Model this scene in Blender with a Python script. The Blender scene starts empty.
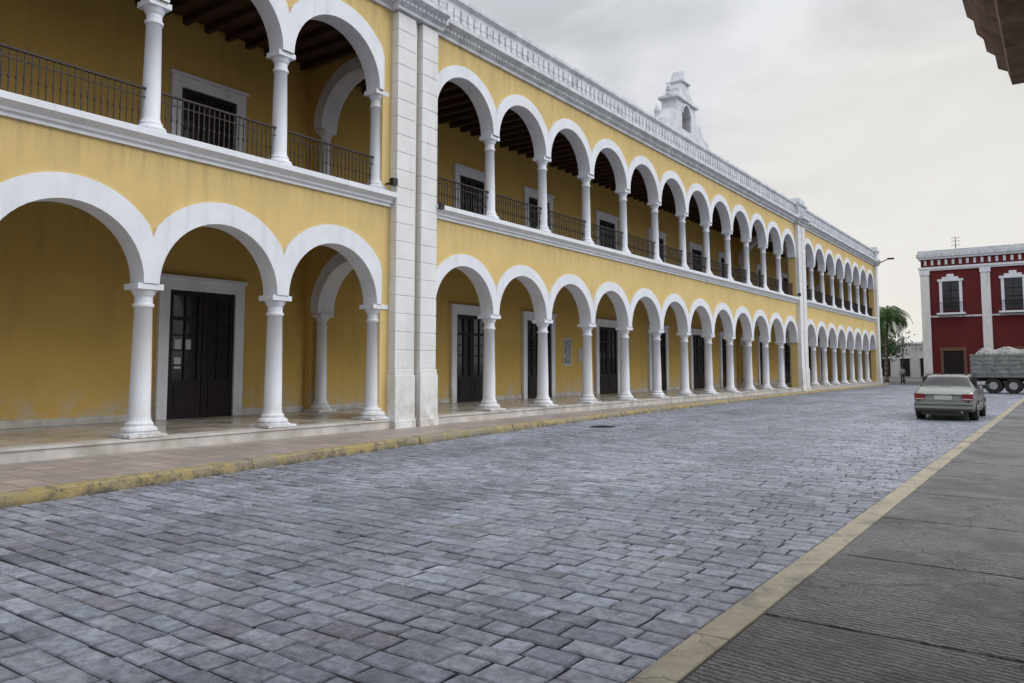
import bpy, math, random
from mathutils import Vector
random.seed(7)
S=bpy.context.scene
# ------------------------------------------------------------------ materials
def new_mat(name):
    m=bpy.data.materials.new(name); m.use_nodes=True
    nt=m.node_tree; b=nt.nodes['Principled BSDF']
    return m,nt,b
def N(nt,t,**k):
    n=nt.nodes.new(t)
    for a,v in k.items():
        setattr(n,a,v)
    return n
def mixc(nt,fac,a,b,mode='MIX'):
    n=nt.nodes.new('ShaderNodeMix'); n.data_type='RGBA'; n.blend_type=mode
    for idx,v in ((0,fac),(6,a),(7,b)):
        if isinstance(v,(int,float)): n.inputs[idx].default_value=v
        elif isinstance(v,tuple): n.inputs[idx].default_value=(*v,1) if len(v)==3 else v
        else: nt.links.new(v,n.inputs[idx])
    return n.outputs[2]
def noise(nt,scale,detail=5,stretch=(1,1,1),rough=.6,coord='Object'):
    tc=N(nt,'ShaderNodeTexCoord'); mp=N(nt,'ShaderNodeMapping')
    mp.inputs['Scale'].default_value=stretch
    nt.links.new(tc.outputs[coord],mp.inputs[0])
    n=N(nt,'ShaderNodeTexNoise'); n.inputs['Scale'].default_value=scale
    n.inputs['Detail'].default_value=detail; n.inputs['Roughness'].default_value=rough
    nt.links.new(mp.outputs[0],n.inputs['Vector'])
    return n.outputs[0]
def ramp(nt,src,p0,p1,c0=(0,0,0),c1=(1,1,1)):
    r=N(nt,'ShaderNodeValToRGB'); e=r.color_ramp.elements
    e[0].position=p0; e[1].position=p1; e[0].color=(*c0,1); e[1].color=(*c1,1)
    nt.links.new(src,r.inputs[0]); return r.outputs[0]
def bump(nt,b,src,strength,dist=.02):
    n=N(nt,'ShaderNodeBump'); n.inputs['Strength'].default_value=strength; n.inputs['Distance'].default_value=dist
    nt.links.new(src,n.inputs['Height']); nt.links.new(n.outputs[0],b.inputs['Normal'])
def zband(nt,z0,z1):
    tc=N(nt,'ShaderNodeTexCoord'); s=N(nt,'ShaderNodeSeparateXYZ'); nt.links.new(tc.outputs['Object'],s.inputs[0])
    r=N(nt,'ShaderNodeMapRange'); r.inputs[1].default_value=z0; r.inputs[2].default_value=z1; r.inputs[3].default_value=1; r.inputs[4].default_value=0
    nt.links.new(s.outputs['Z'],r.inputs[0]); return r.outputs[0]
def cracks(nt,scale,width):
    tc=N(nt,'ShaderNodeTexCoord'); n=N(nt,'ShaderNodeTexNoise'); n.inputs['Scale'].default_value=2.2; n.inputs['Detail'].default_value=6
    nt.links.new(tc.outputs['Object'],n.inputs['Vector'])
    a=N(nt,'ShaderNodeVectorMath',operation='SCALE'); a.inputs['Scale'].default_value=.7; nt.links.new(n.outputs['Color'],a.inputs[0])
    b=N(nt,'ShaderNodeVectorMath',operation='ADD'); nt.links.new(tc.outputs['Object'],b.inputs[0]); nt.links.new(a.outputs[0],b.inputs[1])
    v=N(nt,'ShaderNodeTexVoronoi'); v.feature='DISTANCE_TO_EDGE'; v.inputs['Scale'].default_value=scale; nt.links.new(b.outputs[0],v.inputs['Vector'])
    return ramp(nt,v.outputs['Distance'],0,width,(1,1,1),(0,0,0))
def mul(nt,a,b):
    m=N(nt,'ShaderNodeMath',operation='MULTIPLY')
    for i,v in enumerate((a,b)):
        if isinstance(v,(int,float)): m.inputs[i].default_value=v
        else: nt.links.new(v,m.inputs[i])
    return m.outputs[0]
def mat(name,c1,c2=None,scale=3,rough=.7,bmp=.15,bscale=40,stretch=(1,1,1),metal=0,streak=None,spec=.5,damp=None,under=None):
    m,nt,b=new_mat(name)
    c2=c2 or tuple(x*.8 for x in c1)
    col=mixc(nt,ramp(nt,noise(nt,scale,6,stretch),.35,.68),c1,c2)
    if streak:
        s=ramp(nt,noise(nt,1.6,6,(2.2,2.2,.18)),.54,.78)
        col=mixc(nt,s,col,streak)
    if damp:
        f=mul(nt,zband(nt,damp[1],damp[2]),ramp(nt,noise(nt,2.6,8,(1,1,.8),.72),.42,.58))
        col=mixc(nt,f,col,damp[0])
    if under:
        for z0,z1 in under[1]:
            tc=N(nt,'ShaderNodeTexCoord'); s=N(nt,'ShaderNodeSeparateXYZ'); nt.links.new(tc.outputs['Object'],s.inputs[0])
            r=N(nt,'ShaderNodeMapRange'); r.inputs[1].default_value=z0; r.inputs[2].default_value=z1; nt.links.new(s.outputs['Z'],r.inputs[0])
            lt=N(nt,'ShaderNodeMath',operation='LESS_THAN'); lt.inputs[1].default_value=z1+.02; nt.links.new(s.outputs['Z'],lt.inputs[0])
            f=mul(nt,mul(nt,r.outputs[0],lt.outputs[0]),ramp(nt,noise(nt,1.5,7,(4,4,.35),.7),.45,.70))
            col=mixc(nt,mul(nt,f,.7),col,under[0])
    nt.links.new(col,b.inputs['Base Color'])
    b.inputs['Roughness'].default_value=rough; b.inputs['Metallic'].default_value=metal
    b.inputs['Specular IOR Level'].default_value=spec
    if bmp: bump(nt,b,noise(nt,bscale,4),bmp)
    return m
M={}
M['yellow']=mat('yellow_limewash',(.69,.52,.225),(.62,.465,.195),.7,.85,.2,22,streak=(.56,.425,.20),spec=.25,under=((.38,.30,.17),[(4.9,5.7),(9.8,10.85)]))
M['yellowin']=mat('yellow_gallery_paint',(.64,.435,.125),(.57,.385,.11),.6,.8,.15,22,streak=(.50,.35,.12),spec=.25,damp=((.50,.46,.37),.45,1.25))
M['white']=mat('white_limewash',(.78,.81,.87),(.70,.73,.79),1.5,.65,.15,26,streak=(.61,.63,.66),damp=((.50,.48,.45),.35,1.0))
M['whitecap']=mat('weathered_white_cornice',(.72,.75,.80),(.50,.52,.56),2.2,.8,.3,20,streak=(.36,.37,.39))
M['cream']=mat('cream_pilaster_paint',(.77,.78,.79),(.69,.70,.70),1.5,.7,.15,26,streak=(.58,.58,.55),damp=((.46,.44,.40),.1,1.5))
M['darkwood']=mat('dark_door_wood',(.016,.011,.009),(.010,.008,.007),6,.45,.1,30,stretch=(4,4,.4),spec=.25)
M['beam']=mat('ceiling_beam_wood',(.07,.034,.022),(.045,.022,.015),4,.6,.2,20)
M['ceil']=mat('ceiling_boards',(.12,.065,.04),(.08,.045,.03),3,.7,.2,20)
M['iron']=mat('wrought_iron',(.018,.015,.014),(.035,.022,.016),8,.5,.05,60,metal=.3)
M['black']=mat('black_rubber',(.015,.015,.015),(.025,.025,.025),8,.8,.1,60)
m,nt,b=new_mat('window_glass'); b.inputs['Base Color'].default_value=(.02,.023,.027,1); b.inputs['Roughness'].default_value=.06
bump(nt,b,noise(nt,2,2),.05); M['glass']=m
m,nt,b=new_mat('tinted_car_glass'); b.inputs['Base Color'].default_value=(.012,.014,.015,1); b.inputs['Roughness'].default_value=.12; b.inputs['Specular IOR Level'].default_value=.3; M['carglass']=m
M['marble']=mat('pale_step_stone',(.62,.60,.57),(.38,.36,.33),2,.4,.1,30)
m,nt,b=new_mat('polished_floor_tiles')
tc=N(nt,'ShaderNodeTexCoord'); br=N(nt,'ShaderNodeTexBrick'); br.offset=0
br.inputs['Scale'].default_value=1; br.inputs['Brick Width'].default_value=.5; br.inputs['Row Height'].default_value=.5; br.inputs['Mortar Size'].default_value=.008
br.inputs['Color1'].default_value=(.48,.43,.37,1); br.inputs['Color2'].default_value=(.38,.335,.285,1); br.inputs['Mortar'].default_value=(.17,.14,.11,1)
nt.links.new(tc.outputs['Object'],br.inputs['Vector']); 
nt.links.new(mixc(nt,.45,br.outputs[0],ramp(nt,noise(nt,1.6,8,(1,1,1),.7),.35,.62,(.22,.19,.155),(.6,.55,.48))),b.inputs['Base Color'])
nt.links.new(ramp(nt,noise(nt,1.1,6),.35,.65,(.10,.10,.10),(.38,.38,.38)),b.inputs['Roughness']); M['tile']=m
m,nt,b=new_mat('pink_sidewalk_tiles')
tc=N(nt,'ShaderNodeTexCoord'); br=N(nt,'ShaderNodeTexBrick'); br.offset=0
br.inputs['Scale'].default_value=1; br.inputs['Brick Width'].default_value=.4; br.inputs['Row Height'].default_value=.4; br.inputs['Mortar Size'].default_value=.014
br.inputs['Color1'].default_value=(.43,.345,.305,1); br.inputs['Color2'].default_value=(.33,.27,.24,1); br.inputs['Mortar'].default_value=(.15,.13,.115,1)
nt.links.new(tc.outputs['Object'],br.inputs['Vector'])
c=mixc(nt,ramp(nt,noise(nt,1.3,8,(1,1,1),.7),.42,.62),br.outputs[0],(.26,.235,.215))
c=mixc(nt,ramp(nt,noise(nt,3.5,9,(1,1,1),.8),.55,.68),c,(.15,.135,.125))
nt.links.new(c,b.inputs['Base Color']); b.inputs['Roughness'].default_value=.5
bump(nt,b,noise(nt,30,5),.3); M['walk']=m
m,nt,b=new_mat('worn_yellow_kerb')
c=mixc(nt,ramp(nt,noise(nt,2.2,9,(1,1,1),.78),.44,.56),(.42,.33,.13),(.36,.30,.17))
c=mixc(nt,ramp(nt,noise(nt,5,9,(1,1,1),.85),.50,.57),c,(.17,.15,.115))
c=mixc(nt,ramp(nt,noise(nt,.55,6,(1,1,1),.7),.50,.60),c,(.30,.27,.20))
c=mixc(nt,mul(nt,zband(nt,.0,.09),ramp(nt,noise(nt,4,7),.35,.6)),c,(.09,.08,.065))
nt.links.new(c,b.inputs['Base Color']); b.inputs['Roughness'].default_value=.85; bump(nt,b,noise(nt,14,8,(1,1,1),.75),.9,.05); M['kerb']=m
m,nt,b=new_mat('beige_concrete_strip')
c=mixc(nt,ramp(nt,noise(nt,4,8,(1,1,1),.75),.4,.66),(.37,.33,.25),(.26,.23,.18))
c=mixc(nt,ramp(nt,noise(nt,1.1,8,(1,1,1),.75),.50,.64),c,(.17,.16,.135))
c=mixc(nt,cracks(nt,1.0,.006),c,(.08,.075,.07))
nt.links.new(c,b.inputs['Base Color']); b.inputs['Roughness'].default_value=.8; bump(nt,b,noise(nt,40,6),.5,.02); M['strip']=m
M['mortar']=mat('dark_paving_joint',(.05,.048,.046),(.025,.025,.027),3,.9,.4,60)
M['asphalt']=mat('asphalt_ground',(.10,.10,.105),(.07,.07,.072),.8,.85,.3,40)
m,nt,b=new_mat('stamped_paver_stone')
at=N(nt,'ShaderNodeAttribute'); at.attribute_name='col'
c=mixc(nt,ramp(nt,noise(nt,9,10,(1,1,1),.82),.40,.60),(.58,.58,.59),(1.36,1.36,1.35))
c=mixc(nt,1.0,at.outputs['Color'],c,'MULTIPLY')
big=ramp(nt,noise(nt,.38,8,(1,.4,1),.72),.40,.60,(.74,.735,.73),(1.22,1.22,1.23))
c=mixc(nt,1.0,c,big,'MULTIPLY')
c=mixc(nt,ramp(nt,noise(nt,2.3,9,(1,1,1),.8),.57,.70),c,(.105,.104,.108))
c=mixc(nt,ramp(nt,noise(nt,3.1,9,(1.1,1,1),.85),.60,.70),c,(.36,.365,.38))
nt.links.new(c,b.inputs['Base Color'])
rr=ramp(nt,noise(nt,5,6),.3,.7,(.32,.32,.32),(.60,.60,.60)); nt.links.new(rr,b.inputs['Roughness'])
bump(nt,b,noise(nt,18,10,(1,1,1),.78),.9,.022); M['paver']=m
# brushed concrete
m,nt,b=new_mat('brushed_concrete_pavement')
tc=N(nt,'ShaderNodeTexCoord'); mp=N(nt,'ShaderNodeMapping'); mp.inputs['Rotation'].default_value=(0,0,math.radians(6)); nt.links.new(tc.outputs['Object'],mp.inputs[0])
wv=N(nt,'ShaderNodeTexWave'); wv.bands_direction='Y'; wv.inputs['Scale'].default_value=6; wv.inputs['Distortion'].default_value=9; wv.inputs['Detail'].default_value=6; wv.inputs['Detail Scale'].default_value=1.3; wv.inputs['Detail Roughness'].default_value=.78
nt.links.new(mp.outputs[0],wv.inputs['Vector'])
st=noise(nt,1,8,(1.8,26,1),.8)
h=mixc(nt,.62,wv.outputs['Color'],st)
c=mixc(nt,ramp(nt,h,.38,.60),(.055,.056,.06),(.25,.252,.26))
c=mixc(nt,ramp(nt,noise(nt,.55,9,(1,1,1),.75),.47,.56),c,mixc(nt,.6,c,(.05,.05,.053)))
c=mixc(nt,ramp(nt,noise(nt,1.5,9,(1,1,1),.8,),.56,.66),c,(.20,.198,.19))
c=mixc(nt,ramp(nt,noise(nt,7,9,(1,1,1),.88),.58,.68),c,(.32,.315,.30))
c=mixc(nt,cracks(nt,.42,.007),c,(.02,.02,.02))
nt.links.new(c,b.inputs['Base Color'])
nt.links.new(ramp(nt,noise(nt,.9,6),.35,.65,(.32,.32,.32),(.66,.66,.66)),b.inputs['Roughness']); bump(nt,b,h,1.0,.035); M['brush']=m
M['red']=mat('oxblood_red_wall',(.145,.026,.029),(.115,.022,.024),.8,.85,.1,20,streak=(.10,.03,.03),spec=.15)
M['terracotta']=mat('brown_terracotta',(.15,.085,.055),(.34,.22,.14),5,.8,.5,25)
M['stucco']=mat('ochre_stucco',(.45,.33,.2),(.38,.28,.17),1,.8,.2,25)
M['car']=mat('silver_green_car_paint',(.30,.32,.30),(.26,.28,.26),2,.25,0,10,metal=.6)
M['chrome']=mat('wheel_metal',(.45,.46,.47),(.35,.35,.36),9,.3,0,10,metal=.9)
M['plastic']=mat('dark_bumper_plastic',(.03,.03,.03),(.04,.04,.04),5,.5,.05,60)
M['lamp_red']=mat('tail_lamp_red',(.24,.012,.01),(.17,.01,.01),10,.15,0,10)
M['plate']=mat('licence_plate_paint',(.6,.6,.58),(.42,.46,.42),30,.4,0,10)
M['truck']=mat('grey_truck_paint',(.26,.27,.27),(.14,.15,.15),2.5,.5,.1,20)
M['tarp']=mat('mottled_tarp',(.48,.48,.46),(.15,.16,.16),5,.8,.5,10)
M['bark']=mat('palm_bark',(.20,.16,.12),(.12,.095,.07),6,.9,.6,14,stretch=(1,1,6))
M['leaf']=mat('palm_leaf',(.07,.15,.03),(.035,.085,.018),2,.6,0,10,spec=.25)
M['leaf2']=mat('tree_foliage',(.05,.095,.028),(.025,.055,.016),.6,.7,0,10,spec=.25)
M['offwhite']=mat('offwhite_wall',(.55,.55,.52),(.46,.46,.44),.8,.8,.1,20)
M['castiron']=mat('cast_iron',(.03,.028,.026),(.05,.04,.035),20,.6,.8,60,metal=.4)
M['bronze']=mat('brown_wood_niche',(.16,.08,.04),(.1,.05,.03),4,.6,.1,20)
M['skin']=mat('skin',(.35,.2,.13),(.3,.17,.11),4,.5,0,10)
M['shirt']=mat('grey_shirt_cloth',(.32,.33,.36),(.25,.26,.3),4,.8,0,10)
M['trousers']=mat('dark_trouser_cloth',(.03,.035,.06),(.02,.025,.04),4,.8,0,10)
# ------------------------------------------------------------------ mesh builder
class MB:
    def __init__(s): s.v=[];s.f=[];s.m=[];s.names=[];s.sm=[]
    def mi(s,n):
        if n not in s.names: s.names.append(n)
        return s.names.index(n)
    def face(s,pts,mt,smooth=False):
        i=len(s.v); s.v+= [tuple(p) for p in pts]; s.f.append(tuple(range(i,i+len(pts)))); s.m.append(s.mi(mt)); s.sm.append(smooth)
    def box(s,x0,x1,y0,y1,z0,z1,mt):
        i=len(s.v); k=s.mi(mt)
        s.v+=[(x0,y0,z0),(x1,y0,z0),(x1,y1,z0),(x0,y1,z0),(x0,y0,z1),(x1,y0,z1),(x1,y1,z1),(x0,y1,z1)]
        for q in ((0,3,2,1),(4,5,6,7),(0,1,5,4),(1,2,6,5),(2,3,7,6),(3,0,4,7)):
            s.f.append(tuple(i+a for a in q)); s.m.append(k); s.sm.append(False)
    def lathe(s,cx,cy,z0,prof,mt,seg=20):
        i=len(s.v); k=s.mi(mt)
        for r,z in prof:
            for j in range(seg):
                a=2*math.pi*j/seg; s.v.append((cx+r*math.cos(a),cy+r*math.sin(a),z0+z))
        for a in range(len(prof)-1):
            for j in range(seg):
                s.f.append((i+a*seg+j,i+a*seg+(j+1)%seg,i+(a+1)*seg+(j+1)%seg,i+(a+1)*seg+j)); s.m.append(k); s.sm.append(abs(prof[a][1]-prof[a+1][1])>.5)
        s.f.append(tuple(i+(len(prof)-1)*seg+j for j in range(seg))); s.m.append(k); s.sm.append(False)
    def tube(s,p0,p1,r0,r1,mt,seg=8):
        p0=Vector(p0);p1=Vector(p1);d=(p1-p0).normalized()
        u=d.cross(Vector((0,0,1)) if abs(d.z)<.9 else Vector((1,0,0))).normalized(); w=d.cross(u)
        i=len(s.v);k=s.mi(mt)
        for p,r in((p0,r0),(p1,r1)):
            for j in range(seg):
                a=2*math.pi*j/seg; s.v.append(tuple(p+u*(r*math.cos(a))+w*(r*math.sin(a))))
        for j in range(seg):
            s.f.append((i+j,i+(j+1)%seg,i+seg+(j+1)%seg,i+seg+j)); s.m.append(k); s.sm.append(True)
        s.f.append(tuple(i+j for j in range(seg))[::-1]); s.m.append(k); s.sm.append(False)
        s.f.append(tuple(i+seg+j for j in range(seg))); s.m.append(k); s.sm.append(False)
    def sweep_y(s,prof,y0,y1,mt):
        n=len(prof)
        a=[(x,y0,z) for x,z in prof]; b_=[(x,y1,z) for x,z in prof]
        for j in range(n):
            q=(j+1)%n; s.face([a[j],a[q],b_[q],b_[j]],mt)
        s.face(a,mt); s.face(b_[::-1],mt)
    def prism_x(s,poly,x0,x1,mt):
        n=len(poly); a=[(x0,y,z) for y,z in poly]; b_=[(x1,y,z) for y,z in poly]
        for j in range(n):
            q=(j+1)%n; s.face([a[j],a[q],b_[q],b_[j]],mt)
        s.face(a,mt); s.face(b_[::-1],mt)
    def obj(s,name,parent=None,bevel=0):
        me=bpy.data.meshes.new(name); me.from_pydata(s.v,[],s.f)
        for n in s.names: me.materials.append(M[n])
        me.polygons.foreach_set('material_index',s.m); me.polygons.foreach_set('use_smooth',s.sm); me.update()
        o=bpy.data.objects.new(name,me); S.collection.objects.link(o)
        if parent: o.parent=parent
        if bevel:
            b=o.modifiers.new('bevel','BEVEL'); b.width=bevel; b.segments=2; b.limit_method='ANGLE'
        return o
def empty(name):
    o=bpy.data.objects.new(name,None); S.collection.objects.link(o); return o
def arch(mb,axis,c,half,r,zs,ztop,f,b,bw,wall,trim,seg=24,proud=.05,both=False):
    P=(lambda s_,t,z:(t,s_,z)) if axis=='y' else (lambda s_,t,z:(s_,t,z))
    sg=1 if f>b else -1
    A=[math.pi*i/seg for i in range(seg+1)]
    pts=[(c-r*math.cos(a),zs+r*math.sin(a)) for a in A]
    for i in range(seg):
        (s0,z0),(s1,z1)=pts[i],pts[i+1]
        for t in (f,b): mb.face([P(s0,t,z0),P(s1,t,z1),P(s1,t,ztop),P(s0,t,ztop)],wall)
        mb.face([P(s0,f,z0),P(s1,f,z1),P(s1,b,z1),P(s0,b,z0)],trim,True)
    for s0,s1 in ((c-half,c-r),(c+r,c+half)):
        for t in (f,b): mb.face([P(s0,t,zs),P(s1,t,zs),P(s1,t,ztop),P(s0,t,ztop)],wall)
        mb.face([P(s0,f,zs),P(s1,f,zs),P(s1,b,zs),P(s0,b,zs)],trim)
    R=r+bw
    for t,pr in ([(f,proud*sg)]+([(b,-proud*sg)] if both else [])):
        out=[];inn=[]
        for a in A:
            ca=abs(math.cos(a)); re=R if ca<1e-6 else min(R,half/ca)
            out.append((c-re*math.cos(a),zs+re*math.sin(a))); inn.append((c-r*math.cos(a),zs+r*math.sin(a)))
        for i in range(seg):
            tf=t+pr
            mb.face([P(inn[i][0],tf,inn[i][1]),P(inn[i+1][0],tf,inn[i+1][1]),P(out[i+1][0],tf,out[i+1][1]),P(out[i][0],tf,out[i][1])],trim)
            mb.face([P(inn[i][0],tf,inn[i][1]),P(inn[i+1][0],tf,inn[i+1][1]),P(inn[i+1][0],t,inn[i+1][1]),P(inn[i][0],t,inn[i][1])],trim,True)
            mb.face([P(out[i][0],tf,out[i][1]),P(out[i+1][0],tf,out[i+1][1]),P(out[i+1][0],t,out[i+1][1]),P(out[i][0],t,out[i][1])],trim,True)
def column(mb,x,y,z0,H,k=1.0):
    p=[(.37,0),(.37,.07),(.31,.085),(.33,.12),(.31,.16),(.245,.20),(.25,.24),(.21,.29),(.19,.36),(.185,.9),(.158,H-.44),(.185,H-.43),(.19,H-.40),(.185,H-.37),(.16,H-.36),(.16,H-.24),(.18,H-.22),(.225,H-.13),(.23,H-.11)]
    mb.lathe(x,y,z0,[(r*k,z) for r,z in p],'white')
    h=.25*k; mb.box(x-h,x+h,y-h,y+h,z0+H-.11,z0+H-.002,'white')
    h=.36*k; mb.box(x-h,x+h,y-h,y+h,z0,z0+.05,'white')

XF,XB=-13.78,-14.22; XC=-14.0; XW=-18.0
ZT=.37; ZS1=3.2; ZL=6.0; ZS2=8.66; ZC=10.85; R=1.31
B=empty('yellow_arcade_building')
sections=[]
sections.append((13.55-2.96*7,13.55,7,2.96,.44))
sections.append((15.4,50.3,12,2.9083,.34))
sections.append((52.0,75.2,8,2.9,.34))
wall=MB(); cols=MB(); rail=MB(); ledge=MB()
for si,(y0,y1,n,bay,bw) in enumerate(sections):
    for i in range(n):
        c=y0+bay*(i+.5)
        arch(wall,'y',c,bay/2,R if si else 1.33,ZS1,ZL-.004,XF,XB,bw,'yellow','white')
        arch(wall,'y',c,bay/2,R if si else 1.33,ZS2,ZC+.2,XF,XB,bw,'yellow','white')
        a=c-bay/2+.15; e=c+bay/2-.15; xr=-13.93
        rail.box(xr-.03,xr+.03,a,e,6.90,6.935,'iron'); rail.box(xr-.015,xr+.015,a,e,6.10,6.125,'iron'); rail.box(xr-.012,xr+.012,a,e,6.74,6.757,'iron')
        nb=int((e-a)/.115)
        for j in range(1,nb):
            y=a+(e-a)*j/nb
            rail.box(xr-.009,xr+.009,y-.009,y+.009,6.125,6.90,'iron')
            if si>0 and j%2==0:
                rail.tube((xr,y-.045,6.45),(xr,y,6.55),.008,.008,'iron',4); rail.tube((xr,y,6.55),(xr,y+.045,6.45),.008,.008,'iron',4)
                rail.tube((xr,y-.045,6.45),(xr,y,6.35),.008,.008,'iron',4); rail.tube((xr,y,6.35),(xr,y+.045,6.45),.008,.008,'iron',4)
            else:
                rail.box(xr-.018,xr+.018,y-.018,y+.018,6.42,6.47,'iron')
    for i in range(n+1):
        y=y0+bay*i
        if si>0 and i in (0,n): continue
        column(cols,XC,y,ZT,ZS1-ZT); column(cols,XC,y,ZL+.03,ZS2-ZL-.03,.9)
    L0=y0; L1=y1
    if si==0: L1=13.84
    px=XF
    prof=[(XB+.02,5.70),(px+.06,5.70),(px+.06,5.77),(px+.12,5.79),(px+.12,5.84),(px+.22,5.90),(px+.26,5.92),(px+.26,6.03),(px+.22,6.05),(XB+.02,6.05)]
    ledge.sweep_y(prof,L0,L1,'white')
pil=MB()
def pier(y0,y1,strips):
    wall.box(XB,XF,y0,y1,.1,ZC+.2,'yellow')
    for a,e in strips:
        z=1.62
        pil.box(XF-.1,XF+.21,a+.012,e-.012,1.5,ZC-.02,'cream')
        while z<ZC-.03:
            z2=min(z+.46,ZC-.02); pil.box(XF-.1,XF+.228,a,e,z,z2-.014,'cream'); z+=.46
        pil.box(XF-.1,XF+.28,a-.03,e+.03,.1,1.45,'cream'); pil.box(XF-.1,XF+.255,a-.015,e+.015,1.45,1.6,'cream')
        pil.box(XF-.1,XF+.31,a-.045,e+.045,.1,.32,'cream')
pier(13.55,15.4,[(13.86,14.52),(14.78,15.4)])
pier(50.3,52.0,[(50.35,51.05),(51.2,51.95)])
pier(75.2,76.2,[(75.45,76.2)])
pil.tube((XF+.08,14.65,.2),(XF+.08,14.65,10.8),.045,.045,'cream',10)
corn=MB()
def cprof(e):
    q=XF+e
    return [(XB-.1,ZC),(q+.08,ZC),(q+.08,10.95),(q+.15,10.98),(q+.15,11.06),(q+.22,11.12),(q+.36,11.17),(q+.36,11.29),(q+.30,11.33),(q+.06,11.36),(q+.06,12.02),(q+.12,12.06),(q+.18,12.09),(q+.18,12.2),(q+.13,12.24),(XB-.1,12.24)]
jogs=[(13.75,15.5),(50.27,52.03),(75.4,76.3)]
cur=-7.1
for a,e in jogs:
    corn.sweep_y(cprof(0),cur,a,'whitecap'); corn.sweep_y(cprof(.24),a,e,'whitecap'); cur=e
y=-7
while y<75.3:
    injog=any(a-.1<y<e+.1 for a,e in jogs)
    q=XF+(.24 if injog else 0)
    corn.box(q+.055,q+.10,y,y+.13,11.50,11.90,'whitecap')
    corn.box(q+.055,q+.115,y-.03,y+.16,11.64,11.76,'whitecap')
    corn.box(q+.07,q+.20,y,y+.12,11.0,11.115,'whitecap')
    corn.box(q+.07,q+.20,y+.15,y+.26,11.0,11.115,'whitecap')
    y+=.31
for a,e in jogs:
    corn.box(XB,XF+.3,a+.2,e-.2,12.24,12.55,'whitecap')
inn=MB()
inn.box(XW-.4,XW,-7.1,76.2,.1,ZC+.3,'yellowin')
inn.box(XW-6,XW-.4,-7.1,76.2,11.0,11.3,'whitecap')
inn.box(XW,XB-.002,-7.1,75.9,5.62,5.985,'ceil')
inn.box(XW,XB-.002,-7.1,75.9,10.62,10.85,'ceil')
y=-6.8
while y<75.6:
    inn.box(XW,XB-.002,y,y+.13,5.44,5.62,'beam'); inn.box(XW,XB-.002,y,y+.13,10.42,10.62,'beam'); y+=.62
inn.box(XW-6,XF-.01,76.2,76.5,.1,11.3,'yellow'); inn.box(XW-6,XF-.01,-7.4,-7.1,.1,11.3,'yellow')
inn.box(XW-6.3,XW-6,-7.4,76.5,.1,11.3,'yellow')
inn.box(XW,XW+.03,-7.1,75.9,ZT,ZT+.16,'marble')
for yy in (14.7,51.1):
    for zs,zt,zf in ((ZS1,5.6,ZT),(ZS2,10.6,ZL)):
        arch(inn,'x',-16.0,1.75,1.42,zs,zt,yy,yy+.5,.36,'yellowin','white',both=True)
        inn.box(XW,-17.75,yy,yy+.5,zf,zt,'yellowin'); inn.box(-14.25,XB,yy,yy+.5,zf,zt,'yellowin')
        column(cols,-17.58,yy+.25,zf,zs-zf,.9); column(cols,-14.42,yy+.25,zf,zs-zf,.9)
drs=MB()
def door(yc,z0,w,h,glazed=True):
    x=XW
    fr=.27
    drs.box(x,x+.12,yc-w/2-fr,yc-w/2,z0,z0+h+fr,'white'); drs.box(x,x+.12,yc+w/2,yc+w/2+fr,z0,z0+h+fr,'white')
    drs.box(x,x+.117,yc-w/2,yc+w/2,z0+h,z0+h+fr,'white'); drs.box(x,x+.17,yc-w/2-fr-.06,yc+w/2+fr+.06,z0+h+fr,z0+h+fr+.09,'white')
    drs.box(x,x+.02,yc-w/2,yc+w/2,z0,z0+h,'glass' if glazed else 'darkwood')
    for s in (-1,1):
        a=yc if s>0 else yc-w/2; e=a+w/2
        a+=.012;e-=.012
        st=.11
        drs.box(x+.02,x+.07,a,a+st,z0,z0+h,'darkwood'); drs.box(x+.02,x+.07,e-st,e,z0,z0+h,'darkwood')
        drs.box(x+.02,x+.065,a+st,e-st,z0,z0+.95,'darkwood'); drs.box(x+.02,x+.085,a+st+.07,e-st-.07,z0+.2,z0+.8,'darkwood')
        drs.box(x+.02,x+.068,a+st,e-st,z0+h-.13,z0+h,'darkwood'); drs.box(x+.02,x+.068,a+st,e-st,z0+h-.75,z0+h-.66,'darkwood')
        mid=(a+e)/2
        drs.box(x+.02,x+.06,mid-.02,mid+.02,z0+.95,z0+h-.13,'darkwood')
        for k in range(1,4):
            zz=z0+.95+(h-.75-.95)*k/4; drs.box(x+.02,x+.058,a+st,e-st,zz-.018,zz+.018,'darkwood')
for yc in (-3.4,4.0,11.35,22.4,26.9,32.9,38.6,44.2,49.0,56.5,62.5,68.5,73.5):
    g=yc in(11.35,4.0)
    door(yc,ZT,1.85,3.2,g or int(yc)%2==0); door(yc,ZL,1.6,2.75,True)
for yy,zz in ((10.72,2.2),(10.72,1.75),(10.98,2.2)): drs.box(XW+.021,XW+.024,yy-.09,yy+.09,zz-.14,zz+.14,'offwhite')
drs.box(XW,XW+.03,28.9,29.6,1.7,2.95,'offwhite'); drs.box(XW,XW+.03,30.2,30.6,1.9,2.5,'offwhite'); drs.box(XW+.03,XW+.035,28.98,29.52,1.8,2.85,'tarp')
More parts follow.
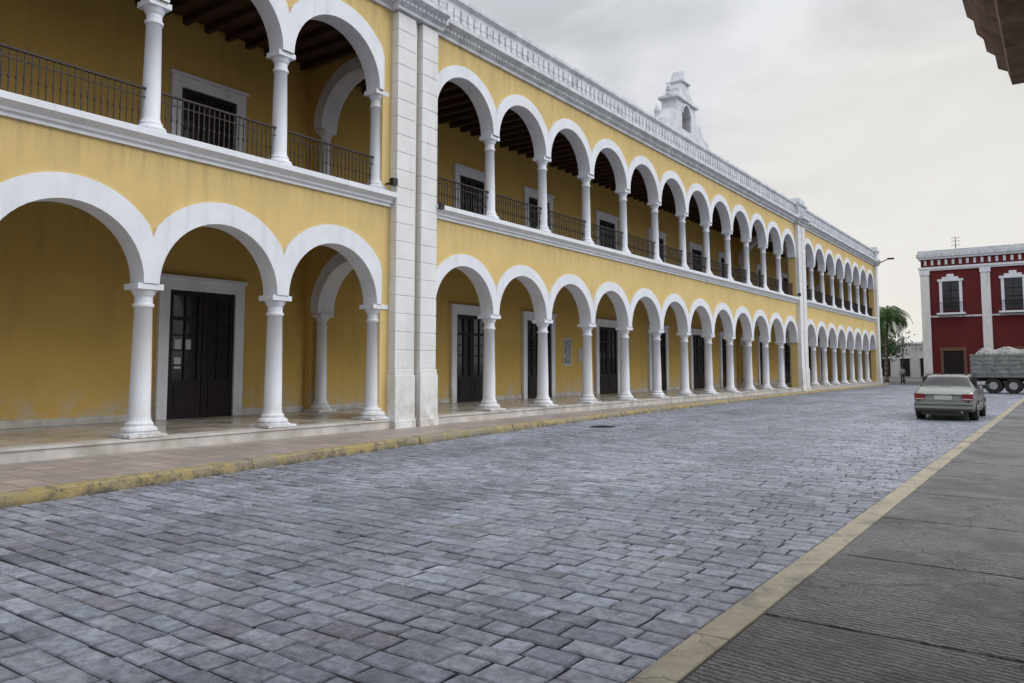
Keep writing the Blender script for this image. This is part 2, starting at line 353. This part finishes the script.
# bell gable
bg=MB()
yc=33.0; x0,x1=-14.5,-13.75
right=[(2.7,12.2),(2.7,12.5),(2.5,12.62),(2.2,12.6),(1.95,12.72),(1.75,12.95),(1.62,13.2),(1.42,13.25),(1.25,13.15),(1.12,13.3),(1.05,13.85)]
def halfpoly(sgn):
    return [(yc+sgn*a,z) for a,z in right]+[(yc+sgn*.5,13.85)]+[(yc+sgn*.5,12.2)]
bg.prism_x(halfpoly(1),x0,x1,'whitecap'); bg.prism_x(halfpoly(-1),x0,x1,'whitecap')
bg.box(x0+.01,x1-.01,yc-.5,yc+.5,12.2,12.55,'whitecap'); bg.box(x0+.2,x0+.35,yc-.5,yc+.5,12.55,13.85,'bronze')
arch(bg,'y',yc,.5,.42,13.3,13.85,x1-.01,x0+.01,.12,'whitecap','whitecap',12)
bg.box(x0-.1,x1+.12,yc-1.25,yc+1.25,13.85,13.97,'whitecap') 
bg.prism_x([(yc-1.1,13.97),(yc+1.1,13.97),(yc+1.0,14.15),(yc+.8,14.2),(yc+.72,14.42),(yc+.5,14.5),(yc+.40,14.8),(yc-.40,14.8),(yc-.5,14.5),(yc-.72,14.42),(yc-.8,14.2),(yc-1.0,14.15)],x0+.05,x1-.05,'whitecap')
bg.box(x0-.03,x1+.05,yc-.48,yc+.48,14.8,14.88,'whitecap')
bg.prism_x([(yc-.36,14.88),(yc+.36,14.88),(yc+.03,15.45),(yc-.03,15.45)],x0+.12,x1-.12,'whitecap')
for s in (-1.15,1.15,-2.5,2.5):
    z=13.97 if abs(s)<2 else 12.6
    bg.lathe((x0+x1)/2,yc+s*.95,z,[(.14,0),(.17,.08),(.08,.14),(.15,.28),(.12,.42),(.03,.62)],'whitecap',10)
ter=MB()
ter.box(XW,-13.62,-7.1,76.2,.0,ZT-.02,'marble'); ter.box(XW,-13.59,-7.1,76.2,ZT-.055,ZT-.012,'marble')
ter.box(XW,-13.95,-7.1,76.2,ZT-.012,ZT-.004,'tile')
fl=MB()
for y,z in ((13.7,6.25),(15.5,5.95),(50.1,6.2)):
    fl.box(XF+.02,XF+.22,y-.03,y+.03,z,z+.04,'iron'); fl.box(XF+.2,XF+.34,y-.08,y+.08,z-.05,z+.13,'iron')
wall.obj('arcade_walls',B); cols.obj('columns',B); rail.obj('balcony_railings',B); ledge.obj('balcony_ledge',B)
pil.obj('pilasters',B,.012); corn.obj('cornice_and_parapet',B); inn.obj('gallery_interior',B); drs.obj('doors_and_plaques',B,.006)
bg.obj('bell_gable',B,.015); ter.obj('terrace_steps',B,.01); fl.obj('floodlights',B)
aw=MB(); aw.tube((-13.6,76.0,11.0),(-12.6,76.4,11.5),.05,.04,'iron'); aw.box(-12.75,-12.2,76.3,76.6,11.42,11.55,'iron'); aw.obj('corner_lamp',B)

# ------------------------------------------------------------------ ground, road, sidewalk
g=MB(); g.face([(-3000,-3000,-.03),(3000,-3000,-.03),(3000,3000,-.03),(-3000,3000,-.03)],'asphalt'); g.obj('ground')
KP=[(-8.7,-8),(-10.25,3.9),(-11.2,11),(-11.85,17.5),(-12.45,28),(-12.95,46),(-13.15,77)]
def kx(y):
    for (xa,ya),(xb,yb) in zip(KP,KP[1:]):
        if ya<=y<=yb: return xa+(xb-xa)*(y-ya)/(yb-ya)
    return KP[0][0] if y<KP[0][1] else KP[-1][0]
RX=-1.92
r=MB(); ys=[-8+i*2.5 for i in range(35)]; ys=[y for y in ys if y<77]+[77]
for a,e in zip(ys,ys[1:]): r.face([(kx(a)-.1,a,-.018),(RX+.13,a,-.018),(RX+.13,e,-.018),(kx(e)-.1,e,-.018)],'mortar')
r.obj('road_base')
V=[];F=[];C=[]
y=-4.0
while y<76.6:
    d=random.choice((.18,.20,.20,.23))
    x=RX-.03; xl=kx(y)+.02
    first=random.uniform(.12,.36)
    while x>xl:
        w=first if first else random.choice((.26,.30,.34,.34,.38,.40,.22)); first=None
        xa=max(x-w,xl)
        if x-xa<.07: break
        j=lambda:random.uniform(-.008,.008)
        gp=.007; bv=.014
        zt=random.uniform(-.005,.004); tl=random.uniform(-.004,.004)
        base=len(V)
        co=[(xa+gp,y+gp),(x-gp,y+gp),(x-gp,y+d-gp),(xa+gp,y+d-gp)]
        co=[(a+j(),b_+j()) for a,b_ in co]
        cx=(xa+x)/2; cy=y+d/2
        ins=[]
        for a,b_ in co:
            ins.append((a+(bv if a<cx else -bv)+j()*.6,b_+(bv if b_<cy else -bv)+j()*.6))
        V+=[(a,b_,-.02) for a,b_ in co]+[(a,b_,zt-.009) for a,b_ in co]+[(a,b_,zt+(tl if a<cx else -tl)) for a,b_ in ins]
        for L in (0,4):
            for q in range(4): F.append((base+L+q,base+L+(q+1)%4,base+L+4+(q+1)%4,base+L+4+q))
        F.append((base+8,base+9,base+10,base+11))
        l=random.gauss(.252,.038); l=max(.15,min(.36,l)); t=random.uniform(-.008,.010)
        c0=(l*.90+t,l*.97,l*1.18-t,1)
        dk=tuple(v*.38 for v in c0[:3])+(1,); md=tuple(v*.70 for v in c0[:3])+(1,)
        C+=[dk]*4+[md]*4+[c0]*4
        x=xa
    y+=d
me=bpy.data.meshes.new('road'); me.from_pydata(V,[],F); me.materials.append(M['paver'])
ca=me.color_attributes.new('col','FLOAT_COLOR','POINT'); ca.data.foreach_set('color',[v for c in C for v in c])
o=bpy.data.objects.new('road_paving',me); S.collection.objects.link(o)
k=MB(); w=MB()
ys=[]; y=-8
while y<77: ys.append(y); y+=random.choice((1.6,2.0,2.3)) 
ys.append(77)
for a,e in zip(ys,ys[1:]):
    o_=random.uniform(-.012,.012); z0_=.15+random.uniform(-.008,.008); e2=e-.010
    sub=6
    for q in range(sub):
        ya=a+(e2-a)*q/sub; yb=a+(e2-a)*(q+1)/sub; xa,xe=kx(ya),kx(yb)
        random.seed(int(ya*1000)); da=random.uniform(-.012,.012); random.seed(int(yb*1000)); db=random.uniform(-.012,.012)
        P=[(xa-.24,ya,-.02),(xa+o_+.03,ya,-.02),(xa+o_+da,ya,z0_-.03+da),(xa+o_-.03,ya,z0_),(xa-.24,ya,z0_)]
        Q=[(xe-.24,yb,-.02),(xe+o_+.03,yb,-.02),(xe+o_+db,yb,z0_-.03+db),(xe+o_-.03,yb,z0_),(xe-.24,yb,z0_)]
        for i in range(1,4): k.face([P[i],P[i+1],Q[i+1],Q[i]],'kerb')
        if q==0: k.face(P,'kerb')
        if q==sub-1: k.face(Q[::-1],'kerb')
    xa,xe=kx(a),kx(e)
    w.face([(-13.63,a,.132),(xa-.22,a,.132),(xe-.22,e,.132),(-13.63,e,.132)],'walk')
random.seed(21)
k.obj('kerb',None); w.obj('sidewalk')
pv=MB(); joints=[-6.9+2.02*i for i in range(42)]
for a,e in zip(joints,joints[1:]):
    off=random.uniform(-.002,.002)
    for xa,xb in ((RX+.225,.55),(.57,2.6)):
        pv.box(xa,xb,a+.016,e-.016,-.1,.022+off,'brush')
o=pv.obj('concrete_pavement',None,.008)
sp=MB(); y=-8
while y<76: 
    L=random.choice((1.8,2.4,3.0)); x_=random.uniform(-.006,.006); sp.box(RX+x_,RX+.215,y,y+L-.008,-.1,.03+random.uniform(-.003,.003),'strip'); y+=L
sp.obj('kerb_strip',None,.012)
ps=MB(); ps.face([(RX-.02,-8,-.012),(2.6,-8,-.012),(2.6,78,-.012),(RX-.02,78,-.012)],'mortar'); ps.obj('pavement_base')
for (x,y) in ((-10.5,18.9),):
    mh=MB(); mh.lathe(x,y,0.0,[(.36,-.02),(.36,.006),(.31,.007),(.305,.002),(.29,.002),(.28,.008),(.0,.009)],'castiron',28)
    for i in range(-4,5):
        hw=math.sqrt(max(0,.26**2-(i*.06)**2)); mh.box(x-hw,x+hw,y+i*.06-.01,y+i*.06+.01,.006,.014,'castiron')
    mh.obj('manhole_cover')

# ------------------------------------------------------------------ red building
RB=empty('red_colonial_building'); rb=MB(); Y=85.0; X0=-11.2; X1=25.2
rb.box(X0,X1,Y,Y+18,0,12.0,'red')
rb.box(X0-.12,X1,Y-.12,Y+18.1,0,.9,'whitecap')
def sw(z0,z1,p,mt='white'): rb.box(X0-p,X1+p,Y-p,Y+18+p,z0,z1,mt)
sw(6.05,6.2,.10,'whitecap'); sw(10.35,10.5,.15); sw(10.5,10.68,.24); sw(11.4,11.6,.2); sw(11.6,11.9,.35,'whitecap'); sw(11.9,12.2,.22,'whitecap')
for i in range(60):
    x=X0+.3+i*.6; rb.box(x,x+.22,Y-.09,Y-.003,10.85,11.3,'whitecap')
SPC=5.1
for i in range(8):
    px=X0-.06+i*SPC
    if px>X1: break
    rb.box(px,px+.75,Y-.22,Y+.3,.9,10.35,'cream'); rb.box(px-.07,px+.82,Y-.3,Y+.3,9.95,10.35,'white')
    for zz in range(18): rb.box(px-.01,px+.76,Y-.235,Y-.2,1.0+zz*.5,1.0+zz*.5+.47,'cream')
for i in range(7):
    c=X0+2.5+i*SPC
    rb.box(c-.72,c+.72,Y-.05,Y-.01,6.6,9.3,'glass')
    for a,e in((c-.97,c-.72),(c+.72,c+.97)): rb.box(a,e,Y-.15,Y,6.3,9.3,'white')
    rb.box(c-1.1,c+1.1,Y-.2,Y,9.3,9.5,'white')
    rb.prism_x([(Y-.19,9.5),(Y,9.5),(Y,9.7),(Y-.19,9.7)],c-.7,c+.7,'white')
    rb.prism_x([(Y-.17,9.7),(Y,9.7),(Y,9.95),(Y-.17,9.95)],c-.3,c+.3,'white')
    rb.box(c-.03,c+.03,Y-.08,Y-.05,6.6,9.3,'darkwood')
    for z in (7.0,7.7,8.4): rb.box(c-.72,c+.72,Y-.08,Y-.05,z,z+.06,'darkwood')
    rb.box(c-1.2,c+1.2,Y-.7,Y,6.26,6.42,'white')
    for j in range(22): rb.box(c-1.15+j*.108,c-1.13+j*.108,Y-.66,Y-.63,6.42,7.3,'iron')
    rb.box(c-1.17,c+1.17,Y-.68,Y-.62,7.3,7.35,'iron')
    for s in (-1,1): rb.box(c+s*1.16-.02,c+s*1.16+.02,Y-.66,Y,7.28,7.34,'iron')
    rb.box(c-.85,c+.85,Y-.04,Y-.01,.0,3.0,'darkwood')
    rb.box(c-1.1,c-.85,Y-.16,Y,0,3.0,'bronze'); rb.box(c+.85,c+1.1,Y-.16,Y,0,3.0,'bronze'); rb.box(c-1.15,c+1.15,Y-.18,Y,3.0,3.3,'bronze')
rb.obj('walls_windows_and_cornice',RB)
an=MB(); an.tube((-8.6,90,12),(-8.6,90,14.0),.05,.03,'iron')
for z in (13.2,13.6,13.9): an.tube((-9.0,90,z),(-8.2,90,z),.02,.02,'iron')
an.obj('antenna',RB); RB.scale=(1,1,1.07)
# ------------------------------------------------------------------ right-hand building with heavy eave
EH=empty('stucco_house'); e=MB()
e.box(2.6,9,-9,7.6,0,7.5,'stucco')
prof=[(2.6,4.15),(-.27,4.15),(-.30,4.28),(-.37,4.32),(-.38,4.44),(-.45,4.50),(-.47,4.62),(-.52,4.68),(-.53,4.80),(-.59,4.86),(-.61,5.0),(-.63,5.25),(2.6,5.9)]
e.sweep_y(prof,-6,8.0,'terracotta')
e.obj('walls_and_eave',EH,.01)

# ------------------------------------------------------------------ car
def build_car(name,px,py):
    E=empty(name)
    st=[(0.00,.70,.34,.45,.74,.80,.62),
        (0.05,.80,.27,.42,.86,.93,.70),
        (0.30,.83,.24,.40,.91,.99,.72),
        (0.62,.84,.22,.40,.93,1.02,.72),
        (1.22,.845,.20,.40,.94,1.35,.57),
        (1.75,.845,.20,.40,.94,1.40,.59),
        (2.35,.845,.20,.40,.93,1.38,.58),
        (2.62,.845,.20,.40,.92,1.33,.56),
        (3.25,.84,.20,.40,.90,.98,.68),
        (3.75,.83,.22,.40,.84,.90,.66),
        (4.10,.78,.25,.40,.72,.78,.60),
        (4.20,.66,.32,.45,.62,.66,.52)]
    v=[];f=[];mi=[]
    def sec(s):
        y,hw,zb,zl,be,dk,rh=s
        pts=[(hw*.8,zb),(hw*.97,zb+.03),(hw,zl),(hw+.005,(zl+be)/2),(hw*.985,be-.03),(hw*.955,be),(rh,dk-.035),(rh*.85,dk),(0,dk+.012)]
        full=[(-a,z) for a,z in pts]+[(a,z) for a,z in pts[-2::-1]]
        return [(a,y,z) for a,z in full]
    n=17
    for s in st: v+=sec(s)
    for i in range(len(st)-1):
        for j in range(n-1):
            f.append((i*n+j,i*n+j+1,(i+1)*n+j+1,(i+1)*n+j))
            m_=0; jj=j if j<8 else 15-j
            if jj==5 and 4<=i<=7: m_=1
            if jj in(6,7) and i in (3,7): m_=1
            mi.append(m_)
        f.append((i*n+n-1,i*n,(i+1)*n,(i+1)*n+n-1)); mi.append(2)
    f.append(tuple(range(n))); mi.append(0); f.append(tuple((len(st)-1)*n+j for j in range(n))[::-1]); mi.append(0)
    me=bpy.data.meshes.new('body'); me.from_pydata(v,[],f)
    for q in ('car','carglass','plastic'): me.materials.append(M[q])
    me.polygons.foreach_set('material_index',mi); me.polygons.foreach_set('use_smooth',[True]*len(f)); me.update()
    o=bpy.data.objects.new('body',me); S.collection.objects.link(o); o.parent=E
    sb=o.modifiers.new('s','SUBSURF'); sb.levels=2; sb.render_levels=2
    cr=me.attributes.new('crease_edge','FLOAT','EDGE')
    vals=[]
    for ed in me.edges:
        a,b_=ed.vertices; ja,jb=a%n,b_%n; c=0
        if ja==jb and ja in (5,11,6,10): c=.6
        if a//n==b_//n and a//n in (3,4,7,8): c=.45
        if a//n==b_//n and a//n in (0,): c=.3
        vals.append(c)
    cr.data.foreach_set('value',vals)
    d=MB()
    d.box(-.80,.80,-.09,.10,.36,.56,'car'); d.box(-.79,.79,-.10,.08,.30,.375,'plastic'); d.box(-.78,.78,-.105,-.05,.47,.50,'plastic')
    for s in (-1,1):
        a,b_=(s*.50,s*.80) if s>0 else (s*.80,s*.50)
        d.box(a,b_,-.015,.14,.62,.82,'lamp_red'); d.box(a+.02,b_-.02,-.022,-.0,.645,.675,'plate')
    d.box(-.16,.16,-.02,.02,.78,.80,'chrome')
    d.box(-.49,.49,-.012,.03,.60,.605,'plastic')
    d.box(-.24,.24,-.035,.05,.645,.76,'plate')
    d.tube((.5,-.12,.27),(.5,.1,.27),.03,.03,'chrome')
    d.box(-.62,.62,-.0,.5,.18,.32,'plastic')
    for s in (-1,1):
        a,b_=sorted((s*.84,s*1.0)); d.box(a,b_,2.78,2.88,.93,1.06,'car'); d.box(a,b_,2.775,2.785,.94,1.05,'glass')
        a,b_=sorted((s*.835,s*.862)); d.box(a,b_,.95,3.2,.55,.60,'plastic')
        for yy in (1.25,2.1): d.box(a,b_,yy,yy+.14,.80,.825,'plastic')
        for yy in (1.2,2.02,2.95): d.box(*sorted((s*.83,s*.8485)),yy,yy+.008,.3,.92,'plastic')
        d.box(*sorted((s*.64,s*.78)),1.72,1.78,.93,1.34,'plastic')
    d.box(-.15,.15,.60,.64,1.0,1.04,'lamp_red')
    d.obj('trim_and_lights',E,.01)
    wh=MB()
    for yy in (.78,3.36):
        for s in (-1,1):
            x0_,x1_=s*.62,s*.845
            wh.tube((x0_,yy,.30),(x1_,yy,.30),.30,.30,'black',28)
            wh.tube((x1_,yy,.30),(s*.862,yy,.30),.275,.24,'black',28)
            wh.tube((x1_,yy,.30),(s*.868,yy,.30),.195,.185,'chrome',20)
            wh.tube((x1_,yy,.30),(s*.876,yy,.30),.05,.05,'plastic',12)
            for q in range(6):
                a=q*math.pi/3; wh.tube((s*.870,yy+.11*math.cos(a),.3+.11*math.sin(a)),(s*.874,yy+.11*math.cos(a),.3+.11*math.sin(a)),.03,.03,'black',8)
            for q in range(12):
                a0=math.pi*q/12;a1=math.pi*(q+1)/12
                wh.tube((s*.846,yy+.335*math.cos(a0),.30+.335*math.sin(a0)),(s*.846,yy+.335*math.cos(a1),.30+.335*math.sin(a1)),.02,.02,'plastic',6)
    wh.obj('wheels',E)
    E.location=(px,py,.0)
    return E
build_car('parked_car',-3.12,27.2)

# ------------------------------------------------------------------ truck (side on)
T=empty('cargo_truck'); t=MB(); ty=56.5; tx=-4.9
t.box(tx,tx+5.6,ty,ty+2.3,1.0,1.15,'truck'); t.box(tx+.1,tx+5.6,ty+.5,ty+.7,.75,1.0,'black'); t.box(tx+.1,tx+7.4,ty+1.6,ty+1.8,.75,1.0,'black')
t.box(tx+.03,tx+5.55,ty+.03,ty+.06,1.15,2.4,'tarp'); t.box(tx+.03,tx+5.55,ty+2.24,ty+2.27,1.15,2.4,'tarp')
for i in range(9):
    x=tx+.03+i*.685; t.box(x,x+.07,ty-.05,ty+.0,1.0,2.45,'truck'); t.box(x,x+.07,ty+2.3,ty+2.35,1.0,2.45,'truck')
for z in (1.2,1.48,1.76,2.04,2.3):
    t.box(tx,tx+5.58,ty-.02,ty+.02,z,z+.15,'truck'); t.box(tx,tx+5.58,ty+2.28,ty+2.32,z,z+.15,'truck'); t.box(tx-.02,tx+.02,ty+.03,ty+2.27,z,z+.15,'truck')
t.box(tx-.05,tx+.0,ty+.1,ty+2.2,.62,.72,'plate')
for yy in (ty+.15,ty+1.95): t.box(tx-.07,tx-.02,yy,yy+.22,.82,.95,'lamp_red')
cab=[(tx+5.75,.6),(tx+7.6,.6),(tx+7.7,1.5),(tx+7.3,1.7),(tx+7.05,2.6),(tx+5.8,2.65)]
n=len(cab)
a=[(x,ty+.1,z) for x,z in cab]; c=[(x,ty+2.2,z) for x,z in cab]
for j in range(n): t.face([a[j],a[(j+1)%n],c[(j+1)%n],c[j]],'glass' if j==3 else 'truck')
t.face(a,'truck'); t.face(c[::-1],'truck'); t.box(tx+6.0,tx+6.95,ty+.08,ty+.1,1.7,2.4,'glass')
for x in (tx+1.2,tx+2.25,tx+6.6):
    for y_ in (ty+.05,ty+1.95):
        t.tube((x,y_,.48),(x,y_+.3,.48),.48,.48,'black',24); t.tube((x,y_-.02,.48),(x,y_+.02,.48),.24,.2,'chrome',16)
t.box(tx+3.2,tx+4.6,ty+.1,ty+.5,.5,.95,'truck'); t.box(tx+.4,tx+3.0,ty+.0,ty+.05,.95,1.02,'black')
t.obj('chassis_bed_and_cab',T,.01)
tv=[];tf=[];nx,ny=28,10
for i in range(nx+1):
    for j in range(ny+1):
        u=i/nx; q=j/ny; ed=min(1,min(q,1-q)*5)*min(1,min(u,1-u)*9)
        tv.append((tx+.08+u*5.4,ty+.05+q*2.2,2.05+.75*ed**.5+.10*math.sin(u*23)*ed+random.uniform(-.05,.05)))
for i in range(nx):
    for j in range(ny): k0=i*(ny+1)+j; tf.append((k0,k0+ny+1,k0+ny+2,k0+1))
me=bpy.data.meshes.new('tarp_load'); me.from_pydata(tv,[],tf); me.materials.append(M['tarp']); o=bpy.data.objects.new('tarp_load',me); S.collection.objects.link(o); o.parent=T

# ------------------------------------------------------------------ pedestrian (skinned figure)
def person(x,y,rot):
    E=empty('pedestrian')
    def chain(name,vs,es,rad,mt,root=0):
        me=bpy.data.meshes.new(name); me.from_pydata(vs,es,[]); me.materials.append(M[mt])
        o=bpy.data.objects.new(name,me); S.collection.objects.link(o); o.parent=E
        sk=o.modifiers.new('skin','SKIN'); sk.use_smooth_shade=True
        for i,r_ in enumerate(rad): me.skin_vertices[0].data[i].radius=(r_,r_*.85)
        me.skin_vertices[0].data[root].use_root=True
        s_=o.modifiers.new('s','SUBSURF'); s_.levels=1; s_.render_levels=2
    chain('legs',[(0,0,.95),(-.09,0,.90),(-.10,.10,.50),(-.11,.02,.10),(-.11,.14,.04),(.09,0,.90),(.10,-.04,.50),(.10,-.22,.12),(.10,-.11,.04)],[(0,1),(1,2),(2,3),(3,4),(0,5),(5,6),(6,7),(7,8)],[.13,.10,.07,.05,.04,.10,.07,.05,.04],'trousers')
    chain('torso_and_sleeves',[(0,0,.98),(0,0,1.2),(0,0,1.38),(-.18,0,1.40),(-.24,-.02,1.15),(.18,0,1.40),(.24,.03,1.15),(0,0,1.46)],[(0,1),(1,2),(2,3),(3,4),(2,5),(5,6),(2,7)],[.14,.14,.14,.07,.05,.07,.05,.06],'shirt')
    chain('forearms_l',[(-.24,-.02,1.15),(-.25,.08,.92),(-.25,.12,.84)],[(0,1),(1,2)],[.042,.03,.035],'skin')
    chain('forearms_r',[(.24,.03,1.15),(.25,.04,.90),(.25,.06,.82)],[(0,1),(1,2)],[.042,.03,.035],'skin')
    chain('head',[(0,0,1.46),(0,.01,1.54),(0,.02,1.62),(0,.02,1.68)],[(0,1),(1,2),(2,3)],[.05,.07,.095,.07],'skin')
    h=MB(); h.lathe(0,0,1.62,[(.10,0),(.105,.05),(.08,.10),(.03,.125)],'castiron',12); h.obj('hair',E)
    E.location=(x,y,-.03); E.rotation_euler=(0,0,rot)
person(-12.75,82.0,.4)

# ------------------------------------------------------------------ palms and far background
def palm(x,y,H,cr=1.7,nf=26):
    E=empty('palm_tree'); p=MB(); prev=None; n=14
    for i in range(n+1):
        q=i/n; pt=(x+.35*q*q,y+.1*math.sin(q*3),H*q); rr=.2-.08*q+(.1 if i==0 else 0)+(.015 if i%2 else 0)
        if prev: p.tube(prev[0],pt,prev[1],rr,'bark',10)
        prev=(pt,rr)
    p.obj('trunk',E)
    top=Vector(prev[0]); l=MB()
    for i in range(nf):
        az=random.uniform(0,6.28); el=random.uniform(-.4,1.3); L=cr*random.uniform(.85,1.25)
        d=Vector((math.cos(az),math.sin(az),0)); side=Vector((-d.y,d.x,0)); pos=top.copy(); ang=el; m_=14
        for k_ in range(m_):
            nx_=pos+(d*math.cos(ang)+Vector((0,0,1))*math.sin(ang))*(L/m_)
            ang-=.14
            l.tube(pos,nx_,.022,.02,'leaf',4)
            ll=.5*math.sin(math.pi*(k_+1.2)/(m_+1.5))*L*.38+.08
            for s in (-1,1):
                mid=pos.lerp(nx_,.75)
                tip=nx_+side*(s*ll)+d*(.3*ll)-Vector((0,0,ll*.6))
                l.face([pos,mid,tip],'leaf')
            pos=nx_
    l.obj('fronds',E)
palm(-16.4,95,7.7,2.7,44); palm(-18.8,104,6.9,2.5,38)
def tree(x,y,H,W_):
    E=empty('tree'); p=MB(); p.tube((x,y,0),(x+.1,y,H*.5),.28,.17,'bark',8)
    cl=[]
    for i in range(9):
        a=random.uniform(0,6.28); r_=W_*random.uniform(.2,.75); c=Vector((x+r_*math.cos(a),y+r_*math.sin(a),H*random.uniform(.5,.85)))
        p.tube((x+.1,y,H*.42),c,.1,.03,'bark',6); cl.append(c)
    p.obj('trunk_and_limbs',E); l=MB()
    for c in cl:
        for i in range(240):
            d=Vector((random.gauss(0,1),random.gauss(0,1),random.gauss(0,.7)))*(W_*.26)+c
            u=Vector((random.uniform(-1,1),random.uniform(-1,1),random.uniform(-1,1))).normalized()*.17; v_=u.orthogonal().normalized()*.1
            l.face([d-u,d+v_,d+u,d-v_],'leaf2')
    l.obj('foliage',E)
tree(-21.5,118,6.0,3.5); tree(-14.6,128,5.0,3.0); tree(-30,122,7,4)
lw=empty('low_white_building'); q=MB(); q.box(-40,-13.2,135,145,0,5.2,'offwhite'); q.box(-40.2,-13,134.8,145.2,5.2,5.5,'whitecap')
for i in range(9):
    x=-38+i*2.8; q.box(x,x+1.3,134.9,135,0.2,3.0,'darkwood'); q.box(x-.2,x+1.5,134.85,135,3.0,3.25,'whitecap')
q.obj('walls_and_doors',lw)
fb=empty('distant_townhouses'); q=MB()
for i in range(7):
    x=-110+i*12; h_=random.uniform(5,8); q.box(x,x+11.6,150,160,0,h_,random.choice(('offwhite','stucco','cream'))); q.box(x-.1,x+11.7,149.8,160,h_,h_+.3,'whitecap')
    for j in range(4): q.box(x+1+j*2.7,x+2.1+j*2.7,149.93,150,.2,2.8,'darkwood')
q.obj('houses',fb)
def lamp(x,y,H):
    l=MB(); l.lathe(x,y,0,[(.16,0),(.16,.3),(.09,.4),(.06,1),(.045,H)],'iron',10)
    l.lathe(x,y,H,[(.05,0),(.16,.08),(.24,.5),(.28,.52),(.08,.72),(.02,.85)],'offwhite',8)
    l.tube((x-.4,y,H-.4),(x+.4,y,H-.4),.025,.025,'iron'); l.obj('street_lamp')
lamp(-13.9,90,4.2); lamp(-14.8,112,4.4)

# ------------------------------------------------------------------ world & sun
w_=bpy.data.worlds.new('World'); S.world=w_; w_.use_nodes=True; nt=w_.node_tree; bgn=nt.nodes['Background']
sky=N(nt,'ShaderNodeTexSky'); sky.sky_type='NISHITA'; sky.sun_disc=False; sky.sun_elevation=math.radians(38); sky.sun_rotation=math.radians(62)
tc=N(nt,'ShaderNodeTexCoord'); mp=N(nt,'ShaderNodeMapping'); mp.inputs['Scale'].default_value=(1,1,2.4); mp.inputs['Location'].default_value=(.35,.1,.2)
nt.links.new(tc.outputs['Generated'],mp.inputs[0])
n1=N(nt,'ShaderNodeTexNoise'); n1.inputs['Scale'].default_value=3.2; n1.inputs['Detail'].default_value=8; n1.inputs['Roughness'].default_value=.52; n1.inputs['Distortion'].default_value=.5
nt.links.new(mp.outputs[0],n1.inputs['Vector'])
cl=mixc(nt,ramp(nt,n1.outputs[0],.38,.60),(5.6,5.75,6.1),(8.2,8.3,8.5))
dp=N(nt,'ShaderNodeVectorMath',operation='DOT_PRODUCT'); nt.links.new(tc.outputs['Generated'],dp.inputs[0]); dp.inputs[1].default_value=Vector((-.10,.985,.14)).normalized()
gl=N(nt,'ShaderNodeMapRange'); gl.inputs[1].default_value=.94; gl.inputs[2].default_value=1.0; gl.inputs[4].default_value=.75; nt.links.new(dp.outputs['Value'],gl.inputs[0]); gl.interpolation_type='SMOOTHSTEP'
cl=mixc(nt,gl.outputs[0],cl,(9.0,8.65,7.9))
sx=N(nt,'ShaderNodeSeparateXYZ'); nt.links.new(tc.outputs['Generated'],sx.inputs[0])
up=N(nt,'ShaderNodeMapRange'); up.inputs[1].default_value=.42; up.inputs[2].default_value=.85; up.inputs[3].default_value=1; up.inputs[4].default_value=2.15; nt.links.new(sx.outputs['Z'],up.inputs[0])
vm=N(nt,'ShaderNodeVectorMath',operation='SCALE'); nt.links.new(cl,vm.inputs[0]); nt.links.new(up.outputs[0],vm.inputs['Scale'])
fin=mixc(nt,.97,sky.outputs[0],vm.outputs[0])
nt.links.new(fin,bgn.inputs['Color']); bgn.inputs['Strength'].default_value=.1
sd=bpy.data.lights.new('sun','SUN'); sd.energy=1.4; sd.angle=math.radians(35); sd.color=(1,.985,.96)
so=bpy.data.objects.new('sun',sd); S.collection.objects.link(so)
az=math.radians(62); el=math.radians(38); dv=Vector((math.sin(az)*math.cos(el),math.cos(az)*math.cos(el),math.sin(el)))
so.rotation_euler=dv.to_track_quat('Z','Y').to_euler()
S.view_settings.view_transform='Standard'; S.view_settings.look='None'; S.view_settings.exposure=0
# ------------------------------------------------------------------ camera
cd=bpy.data.cameras.new('camera'); cam=bpy.data.objects.new('camera',cd); S.collection.objects.link(cam); S.camera=cam
cd.sensor_width=36; cd.lens=768/1024*36; cd.clip_end=8000; cd.clip_start=.05
pitch=4.5; cam.location=(0,0,1.65); cam.rotation_euler=(math.radians(90+pitch),0,math.radians(35.7))
cd.shift_y=-(341.5-(367-768*math.tan(math.radians(pitch))))/1024
